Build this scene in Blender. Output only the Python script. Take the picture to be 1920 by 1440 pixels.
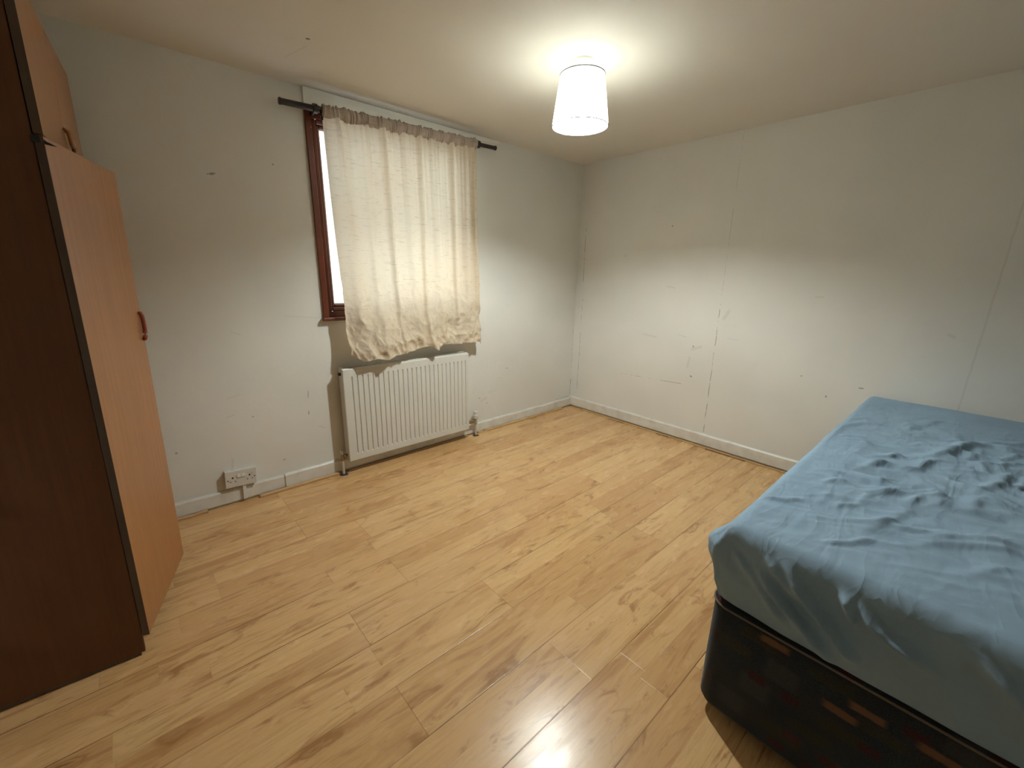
import bpy, bmesh, math, random
from mathutils import Vector, Matrix, noise
PI = math.pi
D = bpy.data
for o in list(D.objects): D.objects.remove(o)
sc = bpy.context.scene
C = sc.collection
random.seed(7)

# ------------------------------------------------------------------ camera
cam_d = D.cameras.new('camera'); cam = D.objects.new('camera', cam_d); C.objects.link(cam)
cam_d.sensor_width = 36; cam_d.lens = 790.73 / 1920 * 36; cam_d.clip_start = 0.02
right = Vector((0.74545154, -0.66635631, 0.01647013))
up = Vector((0.15883905, 0.20158181, 0.96650656))
fwd = Vector((0.64735782, 0.71786771, -0.25611288))
m = Matrix((right, up, -fwd)).transposed().to_4x4()
m.translation = Vector((-3.29295, -2.73628, 1.34049))
cam.matrix_world = m
sc.camera = cam

# ------------------------------------------------------------------ world: overcast daylight outside the window
w = D.worlds.new('sky'); sc.world = w; w.use_nodes = True
bg = w.node_tree.nodes['Background']
bg.inputs[0].default_value = (0.82, 0.92, 1.0, 1); bg.inputs[1].default_value = 1.35

# ------------------------------------------------------------------ exposure
vs = sc.view_settings
vs.view_transform = 'Standard'; vs.look = 'None'; vs.gamma = 1; vs.use_curve_mapping = False
vs.exposure = 1.32
BULB = 900.0          # strength of the glowing bulb surface

# ------------------------------------------------------------------ helpers
def tag(o, label=None, cat=None, group=None, kind=None):
    if label: o['label'] = label
    if cat: o['category'] = cat
    if group: o['group'] = group
    if kind: o['kind'] = kind
    return o
def obj(name, bm, mat, parent=None, smooth=False):
    me = D.meshes.new(name)
    bmesh.ops.recalc_face_normals(bm, faces=bm.faces)
    bm.to_mesh(me); bm.free()
    for p in me.polygons: p.use_smooth = smooth
    me.materials.append(mat)
    o = D.objects.new(name, me); C.objects.link(o)
    if parent: o.parent = parent
    return o
def empty(name, loc=(0, 0, 0)):
    o = D.objects.new(name, None); C.objects.link(o); o.location = loc; o.empty_display_size = .1
    return o
def box(bm, x0, x1, y0, y1, z0, z1, bev=0.0, seg=2):
    r = bmesh.ops.create_cube(bm, size=1)
    for v in r['verts']:
        v.co = Vector(((x0 + x1) / 2 + v.co.x * (x1 - x0), (y0 + y1) / 2 + v.co.y * (y1 - y0), (z0 + z1) / 2 + v.co.z * (z1 - z0)))
    if bev:
        es = list({e for v in r['verts'] for e in v.link_edges})
        bmesh.ops.bevel(bm, geom=es, offset=bev, segments=seg, affect='EDGES', profile=.5)
def lathe(bm, prof, cx=0, cy=0, n=48, axis='z', base=0.0):
    rings = []
    for (r, z) in prof:
        ring = []
        for k in range(n):
            a = 2 * PI * k / n
            if axis == 'z': co = (cx + r * math.cos(a), cy + r * math.sin(a), z)
            elif axis == 'x': co = (z, cx + r * math.cos(a), cy + r * math.sin(a))
            else: co = (cx + r * math.cos(a), z, cy + r * math.sin(a))
            ring.append(bm.verts.new(co))
        rings.append(ring)
    for a, b in zip(rings, rings[1:]):
        for k in range(n):
            bm.faces.new((a[k], a[(k + 1) % n], b[(k + 1) % n], b[k]))
    return rings
def cap(bm, ring): bm.faces.new(ring)
def tube(bm, pts, r, n=12, caps=True):
    pts = [Vector(p) for p in pts]; rings = []
    for i, p in enumerate(pts):
        t = (pts[min(i + 1, len(pts) - 1)] - pts[max(i - 1, 0)]).normalized()
        u = t.cross(Vector((0, 0, 1)))
        if u.length < .1: u = t.cross(Vector((1, 0, 0)))
        u.normalize(); v = t.cross(u)
        rr = r[i] if isinstance(r, (list, tuple)) else r
        rings.append([bm.verts.new(p + rr * (u * math.cos(2 * PI * k / n) + v * math.sin(2 * PI * k / n))) for k in range(n)])
    for a, b in zip(rings, rings[1:]):
        for k in range(n): bm.faces.new((a[k], a[(k + 1) % n], b[(k + 1) % n], b[k]))
    if caps: bm.faces.new(rings[0]); bm.faces.new(rings[-1])
def prism(bm, outline, f0, f1):
    a = [bm.verts.new(f0(p)) for p in outline]; b = [bm.verts.new(f1(p)) for p in outline]
    n = len(a)
    for k in range(n): bm.faces.new((a[k], a[(k + 1) % n], b[(k + 1) % n], b[k]))
    bm.faces.new(a); bm.faces.new(b)
def interp(tab, x):
    if x <= tab[0][0]: return tab[0][1]
    for (a, fa), (b, fb) in zip(tab, tab[1:]):
        if x <= b:
            t = (x - a) / (b - a); t = t * t * (3 - 2 * t)
            return fa + (fb - fa) * t
    return tab[-1][1]

# ------------------------------------------------------------------ material helpers
class M:
    def __init__(s, name, base=(.8, .8, .8), rough=.6, metal=0.0, spec=.5):
        s.m = D.materials.new(name); s.m.use_nodes = True; s.nt = s.m.node_tree
        s.b = s.nt.nodes['Principled BSDF']; s.out = s.nt.nodes['Material Output']
        s.b.inputs['Base Color'].default_value = (*base, 1); s.b.inputs['Roughness'].default_value = rough
        s.b.inputs['Metallic'].default_value = metal; s.b.inputs['Specular IOR Level'].default_value = spec
        s.c = s.nt.nodes.new('ShaderNodeTexCoord').outputs['Object']
    def n(s, t, ins=None, **kw):
        nd = s.nt.nodes.new(t)
        for k, v in kw.items(): setattr(nd, k, v)
        for k, v in (ins or {}).items():
            if isinstance(v, bpy.types.NodeSocket): s.nt.links.new(v, nd.inputs[k])
            else: nd.inputs[k].default_value = v
        return nd
    def math(s, op, a, b=0.0, c=None, clamp=False):
        d = {0: a, 1: b}
        if c is not None: d[2] = c
        return s.n('ShaderNodeMath', d, operation=op, use_clamp=clamp).outputs[0]
    def mapped(s, scale, vec=None, rot=(0, 0, 0), loc=(0, 0, 0)):
        return s.n('ShaderNodeMapping', {'Vector': vec or s.c, 'Scale': scale, 'Rotation': rot, 'Location': loc}).outputs[0]
    def noise(s, scale=5, vec=None, detail=3, rough=.5, dist=0.0):
        return s.n('ShaderNodeTexNoise', {'Vector': vec or s.c, 'Scale': scale, 'Detail': detail, 'Roughness': rough, 'Distortion': dist}).outputs['Fac']
    def ramp(s, fac, stops):
        r = s.n('ShaderNodeValToRGB', {'Fac': fac}); e = r.color_ramp.elements
        while len(e) < len(stops): e.new(.5)
        for el, (p, c) in zip(e, stops): el.position = p; el.color = (*c, 1) if len(c) == 3 else c
        return r.outputs['Color']
    def smooth(s, v, a, b, lo=0.0, hi=1.0):
        return s.n('ShaderNodeMapRange', {'Value': v, 'From Min': a, 'From Max': b, 'To Min': lo, 'To Max': hi}, interpolation_type='SMOOTHSTEP').outputs[0]
    def mix(s, f, a, b, mode='MIX'):
        nd = s.n('ShaderNodeMix', data_type='RGBA', blend_type=mode)
        for k, v in ((0, f), (6, a), (7, b)):
            if isinstance(v, bpy.types.NodeSocket): s.nt.links.new(v, nd.inputs[k])
            else: nd.inputs[k].default_value = v if not isinstance(v, tuple) or len(v) == 4 else (*v, 1)
        return nd.outputs[2]
    def base(s, v): s.nt.links.new(v, s.b.inputs['Base Color'])
    def rough(s, v): s.nt.links.new(v, s.b.inputs['Roughness'])
    def bump(s, h, strength=.3, dist=.01):
        b = s.n('ShaderNodeBump', {'Height': h, 'Strength': strength, 'Distance': dist})
        s.nt.links.new(b.outputs[0], s.b.inputs['Normal']); return b
    def sep(s, v=None):
        nd = s.n('ShaderNodeSeparateXYZ', {0: v or s.c}); return nd.outputs
    def marks(s, u, v, segs, wob=None):
        """wear marks: 1 inside short strokes (u0,v0,u1,v1,halfwidth)"""
        tot = None
        for (u0, v0, u1, v1, hw) in segs:
            du, dv = u1 - u0, v1 - v0; L2 = du * du + dv * dv + 1e-9
            pu = s.math('SUBTRACT', u, u0); pv = s.math('SUBTRACT', v, v0)
            t = s.math('MULTIPLY', s.math('ADD', s.math('MULTIPLY', pu, du), s.math('MULTIPLY', pv, dv)), 1 / L2, clamp=True)
            a = s.math('SUBTRACT', pu, s.math('MULTIPLY', t, du)); b = s.math('SUBTRACT', pv, s.math('MULTIPLY', t, dv))
            d = s.math('SQRT', s.math('ADD', s.math('MULTIPLY', a, a), s.math('MULTIPLY', b, b)))
            mk = s.smooth(d, hw * .5, hw * 1.3, 1.0, 0.0)
            tot = mk if tot is None else s.math('MAXIMUM', tot, mk)
        return tot

def wall_mat(name, axis, col, dark, faint, seams, bumpy=.35):
    a = M(name, col, .62, spec=.3)
    x, y, z = a.sep(); u = x if axis == 'x' else y
    n1 = a.noise(1.3, detail=2); n2 = a.noise(22, detail=4); n3 = a.noise(160, detail=2)
    wob = a.math('MULTIPLY', a.math('SUBTRACT', a.noise(9, detail=3), .5), .012)
    uw = a.math('ADD', u, wob)
    c = a.mix(a.smooth(n1, .3, .7), tuple(k * .95 for k in col), tuple(min(1, k * 1.03) for k in col))
    stain = a.smooth(a.noise(4.5, detail=5, rough=.7), .60, .80, 0, .35)
    c = a.mix(stain, c, tuple(k * .87 for k in col))
    br = a.smooth(a.noise(14, detail=4, rough=.75), .42, .56)
    if seams:
        sm = a.math('MULTIPLY', a.marks(uw, z, seams), br)
        c = a.mix(a.math('MULTIPLY', sm, .62), c, (.16, .13, .10))
    if faint:
        c = a.mix(a.math('MULTIPLY', a.marks(uw, z, faint), .13), c, (.25, .22, .18))
    if dark:
        c = a.mix(a.math('MULTIPLY', a.marks(uw, z, dark), .6), c, (.10, .07, .05))
    a.base(c)
    h = a.math('ADD', a.math('MULTIPLY', a.noise(6, detail=3), 1.0), a.math('ADD', a.math('MULTIPLY', n2, .25), a.math('MULTIPLY', n3, .04)))
    a.bump(h, bumpy, .012)
    return a.m

WALL = (.79, .785, .735)
mat_wall_back = wall_mat('lumpy white painted plaster', 'x', WALL,
    [(-2.883, 1.792, -2.872, 1.795, .006), (-2.90, 1.789, -2.862, 1.798, .002), (-2.594, 1.883, -2.592, 1.883, .004), (-2.543, .60, -2.546, .56, .002), (-2.552, .47, -2.554, .45, .003),
     (-2.725, .188, -2.72, .19, .004), (-3.231, .377, -3.229, .377, .005), (-2.86, .50, -2.855, .503, .003), (-0.9, .52, -.88, .52, .003), (-1.2, .30, -1.19, .30, .004), (-1.12, .24, -1.11, .245, .003)],
    [(-2.97, .63, -2.90, .645, .004), (-2.984, .523, -2.95, .53, .004), (-2.99, .27, -3.0, .16, .006), (-2.50, .36, -2.47, .34, .006), (-2.62, 1.07, -2.43, 1.05, .003), (-2.9, 1.0, -2.86, .98, .003), (-1.1, .33, -1.0, .34, .004), (-1.18, .27, -1.12, .29, .010), (-.98, .44, -.95, .44, .004)],
    [(-.012, .10, -.012, .28, .004), (-.012, .4, -.012, .8, .0015), (-.24, .104, -.01, .108, .003)], .32)
mat_wall_right = wall_mat('cream papered wall', 'y', WALL,
    [(-1.244, .55, -1.238, .553, .007), (-1.988, .699, -1.985, .699, .004), (-2.144, .589, -2.143, .593, .005), (-2.300, .682, -2.318, .683, .004), (-.942, 1.713, -.940, 1.713, .006), (-1.23, .792, -1.228, .795, .006)],
    [(-2.735, .60, -2.745, 1.68, .005), (-2.745, 1.68, -2.75, 2.29, .004), (-2.735, .60, -2.742, 1.5, .003), (-.534, 1.494, -.532, 1.494, .012), (-1.46, 1.09, -1.43, 1.03, .012), (-1.29, .80, -1.22, .77, .012), (-1.21, .70, -1.20, .62, .010), (-1.48, .888, -1.56, .885, .003), (-1.98, 1.22, -2.02, 1.22, .005), (-.90, .83, -.78, .84, .008), (-1.10, .87, -1.16, .86, .005), (-.95, 1.25, -1.02, 1.24, .006), (-2.62, 1.05, -2.64, 1.04, .01), (-.02, 1.02, -.09, 1.03, .004)],
    [(-.080, .16, -.086, .70, .0032), (-.082, .70, -.090, 1.10, .0022), (-.082, 1.27, -.080, 1.80, .0032), (-1.402, .12, -1.396, .55, .0032), (-1.396, .55, -1.394, 1.15, .0028), (-1.394, 1.15, -1.389, 2.29, .0010),
     (-.676, .458, -1.167, .474, .0022), (-.58, .455, -.70, .461, .0012)], .14)
mat_wall_plain = wall_mat('white painted wall', 'y', WALL, [], [], [], .2)

a = M('painted ceiling', (.66, .61, .53), .7, spec=.2)
x, y, z = a.sep()
cc = a.mix(a.smooth(a.noise(.9, detail=3), .3, .7), (.76, .725, .665), (.80, .77, .71))
cc = a.mix(a.math('MULTIPLY', a.marks(x, y, [(-2.533, -.542, -2.536, -.540, .008)]), .8), cc, (.12, .08, .05))
cc = a.mix(a.math('MULTIPLY', a.marks(x, y, [(-2.52, -.47, -2.56, -.30, .003)]), .2), cc, (.3, .25, .2))
a.base(cc); a.bump(a.noise(7, detail=4), .12, .01)
mat_ceiling = a.m

a = M('white gloss paint chipped', (.74, .72, .66), .38, spec=.5)
c = a.mix(a.smooth(a.noise(11, detail=4), .4, .7), (.78, .76, .70), (.68, .65, .58))
c = a.mix(a.smooth(a.noise(34, detail=5, rough=.7), .69, .73, 0, .75), c, (.20, .13, .08))
a.base(c); a.bump(a.noise(30, detail=3), .15, .004)
mat_skirt = a.m
a = M('white lintel paint', (.85, .84, .78), .5, spec=.4)
a.base(a.mix(a.smooth(a.noise(30, vec=a.mapped((.5, 1, 1)), detail=5, rough=.7), .70, .75, 0, .6), (.85, .84, .78), (.25, .22, .18))); a.bump(a.noise(9), .25, .01)
mat_lintel = a.m

# laminate: every strip carries its own attributes (random vector, position inside the strip)
a = M('maple laminate', (.6, .4, .2), .34, spec=.5)
rnd = a.n('ShaderNodeAttribute', attribute_name='rnd').outputs['Vector']
uvn = a.n('ShaderNodeUVMap', uv_map='strip').outputs[0]
us = a.sep(uvn)                       # u metres from strip start, v 0..1 across
edge = a.n('ShaderNodeAttribute', attribute_name='edge').outputs['Vector']   # x: strip length, y: board side flag, z: unused
es = a.sep(edge); rs = a.sep(rnd)
off = a.n('ShaderNodeVectorMath', {0: a.c, 1: a.n('ShaderNodeVectorMath', {0: rnd, 1: (37., 23., 11.)}, operation='MULTIPLY').outputs[0]}, operation='ADD').outputs[0]
grain = a.noise(1.0, vec=a.mapped((4.5, 70, 1), off), detail=6, rough=.62, dist=1.2)
broad = a.noise(1.0, vec=a.mapped((1.5, 12, 1), off), detail=4, rough=.6, dist=1.6)
cloud = a.noise(1.0, vec=a.mapped((5, 14, 1), off), detail=5, rough=.65, dist=1.0)
tone = a.ramp(rs[0], [(0.0, (.640, .380, .162)), (.3, (.695, .430, .188)), (.6, (.74, .470, .212)), (1.0, (.78, .510, .238))])
tone = a.mix(a.smooth(rs[1], .5, 1.0, 0, .22), tone, (.60, .315, .150))
c = a.mix(a.smooth(grain, .42, .72, 0, .42), tone, (.43, .235, .085))
c = a.mix(a.smooth(broad, .53, .68, 0, .66), c, (.45, .225, .080))
c = a.mix(a.smooth(cloud, .56, .69, 0, .72), c, (.36, .165, .055))
c = a.mix(a.smooth(broad, .45, .25, 0, .35), c, (.78, .56, .28))
# knots
kv = a.n('ShaderNodeTexVoronoi', {'Vector': a.n('ShaderNodeVectorMath', {0: a.mapped((2.2, 6.0, 1), off), 1: a.n('ShaderNodeVectorMath', {0: a.n('ShaderNodeTexNoise', {'Vector': a.mapped((9, 22, 1), off), 'Scale': 1.0, 'Detail': 4.0}).outputs['Color'], 1: (.55, .55, 0)}, operation='MULTIPLY').outputs[0]}, operation='ADD').outputs[0], 'Scale': 1.0})
kd = kv.outputs['Distance']
ks = a.math('GREATER_THAN', a.sep(kv.outputs['Color'])[0], .52)
rings = a.math('ADD', a.math('MULTIPLY', a.math('SINE', a.math('MULTIPLY', kd, 55)), .3), .7)
kf = a.math('MULTIPLY', a.math('MULTIPLY', a.smooth(kd, .05, .30, .85, 0), ks), rings)
c = a.mix(kf, c, (.30, .125, .040))
# tiny dark specks
sp = a.n('ShaderNodeTexVoronoi', {'Vector': a.mapped((4.2, 7, 1)), 'Scale': 1.0})
c = a.mix(a.math('MULTIPLY', a.smooth(sp.outputs['Distance'], .012, .024, .9, 0), a.math('GREATER_THAN', a.sep(sp.outputs['Color'])[1], .45)), c, (.08, .035, .012))
# seams: es.y = 1 where the v=0 side is a board edge, es.z = 1 where the v=1 side is
wobv = a.math('MULTIPLY', a.noise(1.0, vec=a.mapped((2, 2, 1)), detail=4), 1.0)
e0 = a.math('MULTIPLY', a.smooth(us[1], .006, .022, 1, 0), es[1])
e1 = a.math('MULTIPLY', a.smooth(us[1], .978, .994, 0, 1), es[2])
s0 = a.math('MULTIPLY', a.smooth(us[1], .004, .02, 1, 0), a.math('SUBTRACT', 1.0, es[1]))
ends = a.smooth(us[0], .0008, .0028, 1, 0)
gap = a.math('MAXIMUM', e0, e1)
gapm = a.math('MULTIPLY', gap, a.smooth(wobv, .36, .58, .35, 1.0))
c = a.mix(a.math('MULTIPLY', s0, .25), c, (.34, .17, .06))
c = a.mix(gapm, c, (.15, .065, .020))
c = a.mix(a.math('MULTIPLY', ends, a.math('MULTIPLY_ADD', es[0], .50, .15)), c, (.15, .065, .022))
a.base(c)
dull = a.noise(1.0, vec=a.mapped((9, 24, 1)), detail=3)
a.rough(a.math('ADD', a.math('MULTIPLY', dull, .12), a.math('ADD', .17, a.math('MULTIPLY', grain, .06))))
hh = a.math('SUBTRACT', a.math('MULTIPLY', a.noise(1.0, vec=a.mapped((40, 120, 1)), detail=2), .02), a.math('MAXIMUM', gap, ends))
a.bump(hh, .25, .0015)
mat_floor = a.m

def wood_mat(name, c0, c1, rough=.4, sc_=(60, 60, 2.2), bump=.05):
    a = M(name, c0, rough)
    g = a.noise(1.0, vec=a.mapped(sc_), detail=5, rough=.6, dist=.6)
    c = a.mix(a.smooth(g, .3, .7), c0, c1)
    c = a.mix(a.smooth(a.noise(30, detail=5, rough=.7), .70, .75, 0, .5), c, tuple(k * .35 for k in c0))
    a.base(c); a.bump(g, bump, .002)
    return a.m
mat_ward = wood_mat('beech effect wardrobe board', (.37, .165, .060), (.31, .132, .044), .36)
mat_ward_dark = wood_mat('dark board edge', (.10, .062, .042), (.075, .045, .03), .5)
mat_ward_side = wood_mat('reddish brown side board darkened for shade', (.130, .044, .011), (.105, .034, .008), .6)  # much darker than the door board: shade on the sides put into the colour
mat_handle_wood = wood_mat('amber wooden handle', (.42, .18, .055), (.30, .12, .035), .35)
mat_handle_red = wood_mat('red brown handle', (.30, .06, .02), (.22, .045, .015), .3)
mat_mahog = wood_mat('mahogany stained frame', (.165, .042, .018), (.115, .028, .012), .28, (60, 60, 3), .08)
mat_strip = wood_mat('bare pine edging', (.62, .40, .19), (.50, .30, .13), .6, (4, 60, 60), .1)
mat_strip_dark = wood_mat('dirty broken edging', (.34, .19, .08), (.12, .06, .025), .7, (14, 40, 40), .2)
mat_rod = M('dark brown painted metal', (.022, .012, .010), .42).m
mat_black = M('black metal', (.012, .011, .010), .5).m
a = M('radiator enamel', (.73, .72, .66), .30)
a.base(a.mix(a.smooth(a.noise(45, detail=3, rough=.6), .735, .75, 0, .8), (.73, .72, .66), (.2, .11, .05))); mat_rad = a.m
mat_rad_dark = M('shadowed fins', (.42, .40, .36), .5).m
a = M('white plastic with grime', (.70, .68, .62), .35)
a.base(a.mix(a.smooth(a.noise(26, detail=5, rough=.7), .58, .68, 0, .55), (.72, .70, .64), (.33, .29, .23))); mat_plastic = a.m
mat_plastic_clean = M('white plastic', (.78, .77, .72), .3).m
mat_hole = M('socket slot', (.02, .018, .015), .6).m
mat_brass = M('tarnished brass fitting', (.35, .25, .14), .4, metal=.9).m
mat_chrome = M('dull chrome', (.55, .53, .5), .3, metal=.9).m
mat_pipe = M('painted copper pipe', (.62, .57, .48), .4).m
mat_dust = M('dark pipe collar', (.025, .025, .03), .7).m

# fabrics
def cloth(name, col, trans, col2=None, slub=False):
    a = M(name, col, .85, spec=.15)
    n = a.noise(3, detail=3)
    c = a.mix(a.smooth(n, .3, .7), col, col2 or tuple(k * .93 for k in col))
    if slub:
        sl = a.noise(1.0, vec=a.mapped((17, 5, 170)), detail=3, rough=.6)
        c = a.mix(a.smooth(sl, .57, .68, 0, .5), c, tuple(k * .62 for k in col))
        sl2 = a.noise(1.0, vec=a.mapped((200, 5, 900)), detail=2)
        a.bump(a.math('ADD', a.math('MULTIPLY', sl, .6), a.math('MULTIPLY', sl2, .3)), .25, .0012)
    else:
        a.bump(a.noise(600, detail=2), .12, .0008)
    a.base(c)
    tr = a.n('ShaderNodeBsdfTranslucent', {'Color': c})
    mx = a.n('ShaderNodeMixShader', {0: trans, 1: a.b.outputs[0], 2: tr.outputs[0]})
    a.nt.links.new(mx.outputs[0], a.out.inputs[0])
    return a.m
mat_curtain = cloth('cream slub curtain', (.82, .71, .55), .30, (.80, .67, .50), True)
mat_heading = cloth('cream heading darkened for no backlight', (.56, .47, .395), .10, (.50, .42, .35), True)  # darker and greyer than the panel: missing backlight put into the colour
mat_sheet = cloth('pale blue cotton', (.315, .450, .580), .0, (.290, .420, .545))
def sheet_bump(mt_):
    nt = mt_.node_tree; bp = next(n for n in nt.nodes if n.type == 'BUMP')
    tc = next(n for n in nt.nodes if n.type == 'TEX_COORD')
    def N(t, **k):
        n = nt.nodes.new(t)
        for a_, b_ in k.items(): setattr(n, a_, b_)
        return n
    tot = None
    for sc3, amp, dist in (((3.2, 12, 9), .55, .9), ((4, 5, 5), .5, 1.4)):
        mp = N('ShaderNodeMapping'); mp.inputs['Scale'].default_value = sc3; mp.inputs['Rotation'].default_value = (.0, .0, math.radians(52))
        nt.links.new(tc.outputs['Object'], mp.inputs['Vector'])
        nz = N('ShaderNodeTexNoise'); nz.inputs['Scale'].default_value = 1.0; nz.inputs['Detail'].default_value = 2.5; nz.inputs['Distortion'].default_value = dist
        nt.links.new(mp.outputs[0], nz.inputs['Vector'])
        m1 = N('ShaderNodeMath', operation='SUBTRACT'); m1.inputs[1].default_value = .5; nt.links.new(nz.outputs['Fac'], m1.inputs[0])
        m2 = N('ShaderNodeMath', operation='ABSOLUTE'); nt.links.new(m1.outputs[0], m2.inputs[0])
        m3 = N('ShaderNodeMath', operation='MULTIPLY'); m3.inputs[1].default_value = -amp * 3; nt.links.new(m2.outputs[0], m3.inputs[0])
        if tot is None: tot = m3
        else:
            m4 = N('ShaderNodeMath', operation='ADD'); nt.links.new(tot.outputs[0], m4.inputs[0]); nt.links.new(m3.outputs[0], m4.inputs[1]); tot = m4
    nt.links.new(tot.outputs[0], bp.inputs['Height']); bp.inputs['Strength'].default_value = .5; bp.inputs['Distance'].default_value = .012
sheet_bump(mat_sheet)
a = M('white shade fabric', (.85, .83, .76), .8, spec=.1)
wv = a.noise(1.0, vec=a.mapped((200, 200, 30)), detail=2)
cs = a.mix(a.smooth(wv, .3, .7), (.88, .87, .81), (.78, .77, .71))
a.base(a.mix(1.0, cs, (.75, .75, .75), 'MULTIPLY'))
tr = a.n('ShaderNodeBsdfTranslucent', {'Color': cs})
mx = a.n('ShaderNodeMixShader', {0: .26, 1: a.b.outputs[0], 2: tr.outputs[0]})
a.nt.links.new(mx.outputs[0], a.out.inputs[0]); mat_shade = a.m
mat_shade_rim = M('grey shade wire binding', (.10, .10, .10), .6).m
a = M('glowing led bulb', (1, 1, 1), .4)
em = a.n('ShaderNodeEmission', {'Color': (.945, 1.0, .965, 1), 'Strength': BULB}); a.nt.links.new(em.outputs[0], a.out.inputs[0]); mat_bulb = a.m

a = M('window glass', (1, 1, 1), .05)
tp = a.n('ShaderNodeBsdfTransparent', {'Color': (.95, .97, .97, 1)}); gl = a.n('ShaderNodeBsdfGlossy', {'Roughness': .03})
mx = a.n('ShaderNodeMixShader', {0: .06, 1: tp.outputs[0], 2: gl.outputs[0]}); a.nt.links.new(mx.outputs[0], a.out.inputs[0]); mat_glass = a.m
a = M('mouldy white sealant', (.80, .82, .80), .4)
a.base(a.mix(a.smooth(a.noise(60, detail=4, rough=.7), .62, .68, 0, .9), (.82, .84, .82), (.10, .09, .07))); mat_seal = a.m

# divan ticking: dark navy with scattered woven patches
a = M('dark patterned divan fabric', (.03, .035, .04), .9, spec=.1)
x, y, z = a.sep(); nrm = a.n('ShaderNodeNewGeometry').outputs['Normal']
hor = a.math('ADD', x, y)            # runs along either face
wob = a.math('MULTIPLY', a.math('SUBTRACT', a.noise(40, detail=3), .5), .010)
hz = a.math('ADD', z, wob); hw = a.math('ADD', hor, wob)
c = a.mix(a.smooth(a.noise(7, detail=3), .35, .65), (.010, .019, .030), (.017, .022, .027))
def patches(c, sx, sz, ox, oz, thr, col, f, lo=.30, hv=.22):
    u = a.math('MULTIPLY_ADD', hw, sx, ox); v = a.math('MULTIPLY_ADD', hz, sz, oz)
    row = a.math('FLOOR', v); u = a.math('ADD', u, a.math('MULTIPLY', row, .37))
    cell = a.n('ShaderNodeCombineXYZ', {0: a.math('FLOOR', u), 1: row}).outputs[0]
    wn = a.n('ShaderNodeTexWhiteNoise', {'Vector': cell}, noise_dimensions='3D').outputs['Value']
    du = a.math('ABSOLUTE', a.math('SUBTRACT', a.math('FRACT', u), .5)); dv = a.math('ABSOLUTE', a.math('SUBTRACT', a.math('FRACT', v), .5))
    mk = a.math('MULTIPLY', a.smooth(du, lo - .12, lo + .04, 1, 0), a.smooth(dv, hv - .04, hv + .12, 1, 0))
    return a.mix(a.math('MULTIPLY', a.math('MULTIPLY', mk, a.math('GREATER_THAN', wn, thr)), f), c, col)
c = patches(c, 7, 11, .3, .2, .55, (.042, .044, .048), .6, .30, .30)
c = patches(c, 6, 16, .1, .6, .62, (.026, .028, .013), .7, .33, .25)
c = patches(c, 12, 18, .8, .1, .68, (.045, .007, .010), .8, .30, .20)
c = patches(c, 8, 24, .55, .35, .84, (.17, .085, .045), .9, .30, .22)
c = a.mix(a.smooth(a.noise(1.0, vec=a.mapped((300, 300, 900)), detail=2), .4, .7, 0, .25), c, (.10, .10, .11))
a.base(c); a.bump(a.noise(500, detail=2), .2, .001)
a.b.inputs['Sheen Weight'].default_value = .15; a.b.inputs['Sheen Roughness'].default_value = .5
mat_divan = a.m
mat_piping = M('tan piping', (.16, .12, .09), .8).m
mat_mattress = M('dark mattress side', (.05, .055, .055), .9).m

# ------------------------------------------------------------------ room shell
XL, YF, H, T = -4.02, -4.15, 2.30, .22
WX0, WX1, WZ0, WZ1 = -2.375, -1.345, 1.075, 2.165
def st(name, bm, mat): return tag(obj(name, bm, mat), kind='structure')
b = bmesh.new(); box(b, XL, WX0, 0, T, 0, H); box(b, WX1, 0, 0, T, 0, H); box(b, WX0, WX1, 0, T, 0, WZ0); box(b, WX0, WX1, 0, T, WZ1, H)
st('wall_back', b, mat_wall_back)
b = bmesh.new(); box(b, 0, T, YF, T, 0, H); st('wall_right', b, mat_wall_right)
b = bmesh.new(); box(b, XL - T, XL, YF, T, 0, H); st('wall_left', b, mat_wall_plain)
b = bmesh.new(); box(b, XL - T, T, YF - T, YF, 0, H); st('wall_front', b, mat_wall_plain)
b = bmesh.new(); box(b, XL - T, T, YF - T, T, H, H + .15); st('ceiling', b, mat_ceiling)

# floor: strips of laminate
bm = bmesh.new(); uvl = bm.loops.layers.uv.new('strip')
lr = bm.faces.layers.float_vector.new('rnd'); le = bm.faces.layers.float_vector.new('edge')
P = 1.41; W_ = .10375
known = {1: -2.79, 2: -2.79, 4: -2.80, 5: -2.80, 6: -2.55, 7: -2.55, 8: -1.165, 9: -2.815, 10: -2.56, 11: -2.56, 12: -2.828, 13: -2.828, 14: -2.31, 15: -2.31, 16: -2.832, 17: -2.832, 18: -2.32, 19: -2.32, 20: -1.45, 21: -1.45}
s = -1
rf = random.Random(11)
while True:
    yt = min(0.0, -.013 - W_ * s); yb = -.013 - W_ * (s + 1)
    if yt < YF: break
    yb = max(yb, YF)
    j = known.get(s, -2.8 + rf.choice((0, .25, .48, .8)))
    j = j - P * math.ceil((j - XL) / P)
    # board ends at j + kP, each board has one or two extra joints between printed strips
    xs = []
    while j < 0:
        xs.append((j, 1)); 
        f = rf.uniform(.36, .64); xs.append((j + P * f, 0)); j += P
    xs.append((max(.01, j), 1))
    for (x0, fl0), (x1, _) in zip(xs, xs[1:]):
        a0, a1 = max(x0, XL), min(x1, 0)
        if a1 - a0 < .002: continue
        vs_ = [bm.verts.new((px, py, 0)) for px, py in ((a0, yb), (a1, yb), (a1, yt), (a0, yt))]
        f_ = bm.faces.new(vs_)
        for lp, (u_, v_) in zip(f_.loops, ((a0 - x0, 0), (a1 - x0, 0), (a1 - x0, 1), (a0 - x0, 1))): lp[uvl].uv = (u_, v_)
        f_[lr] = (rf.random(), rf.random(), rf.random())
        f_[le] = (float(fl0), 1.0 if s % 2 == 1 else 0.0, 1.0 if s % 2 == 0 else 0.0)
    s += 1
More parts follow.
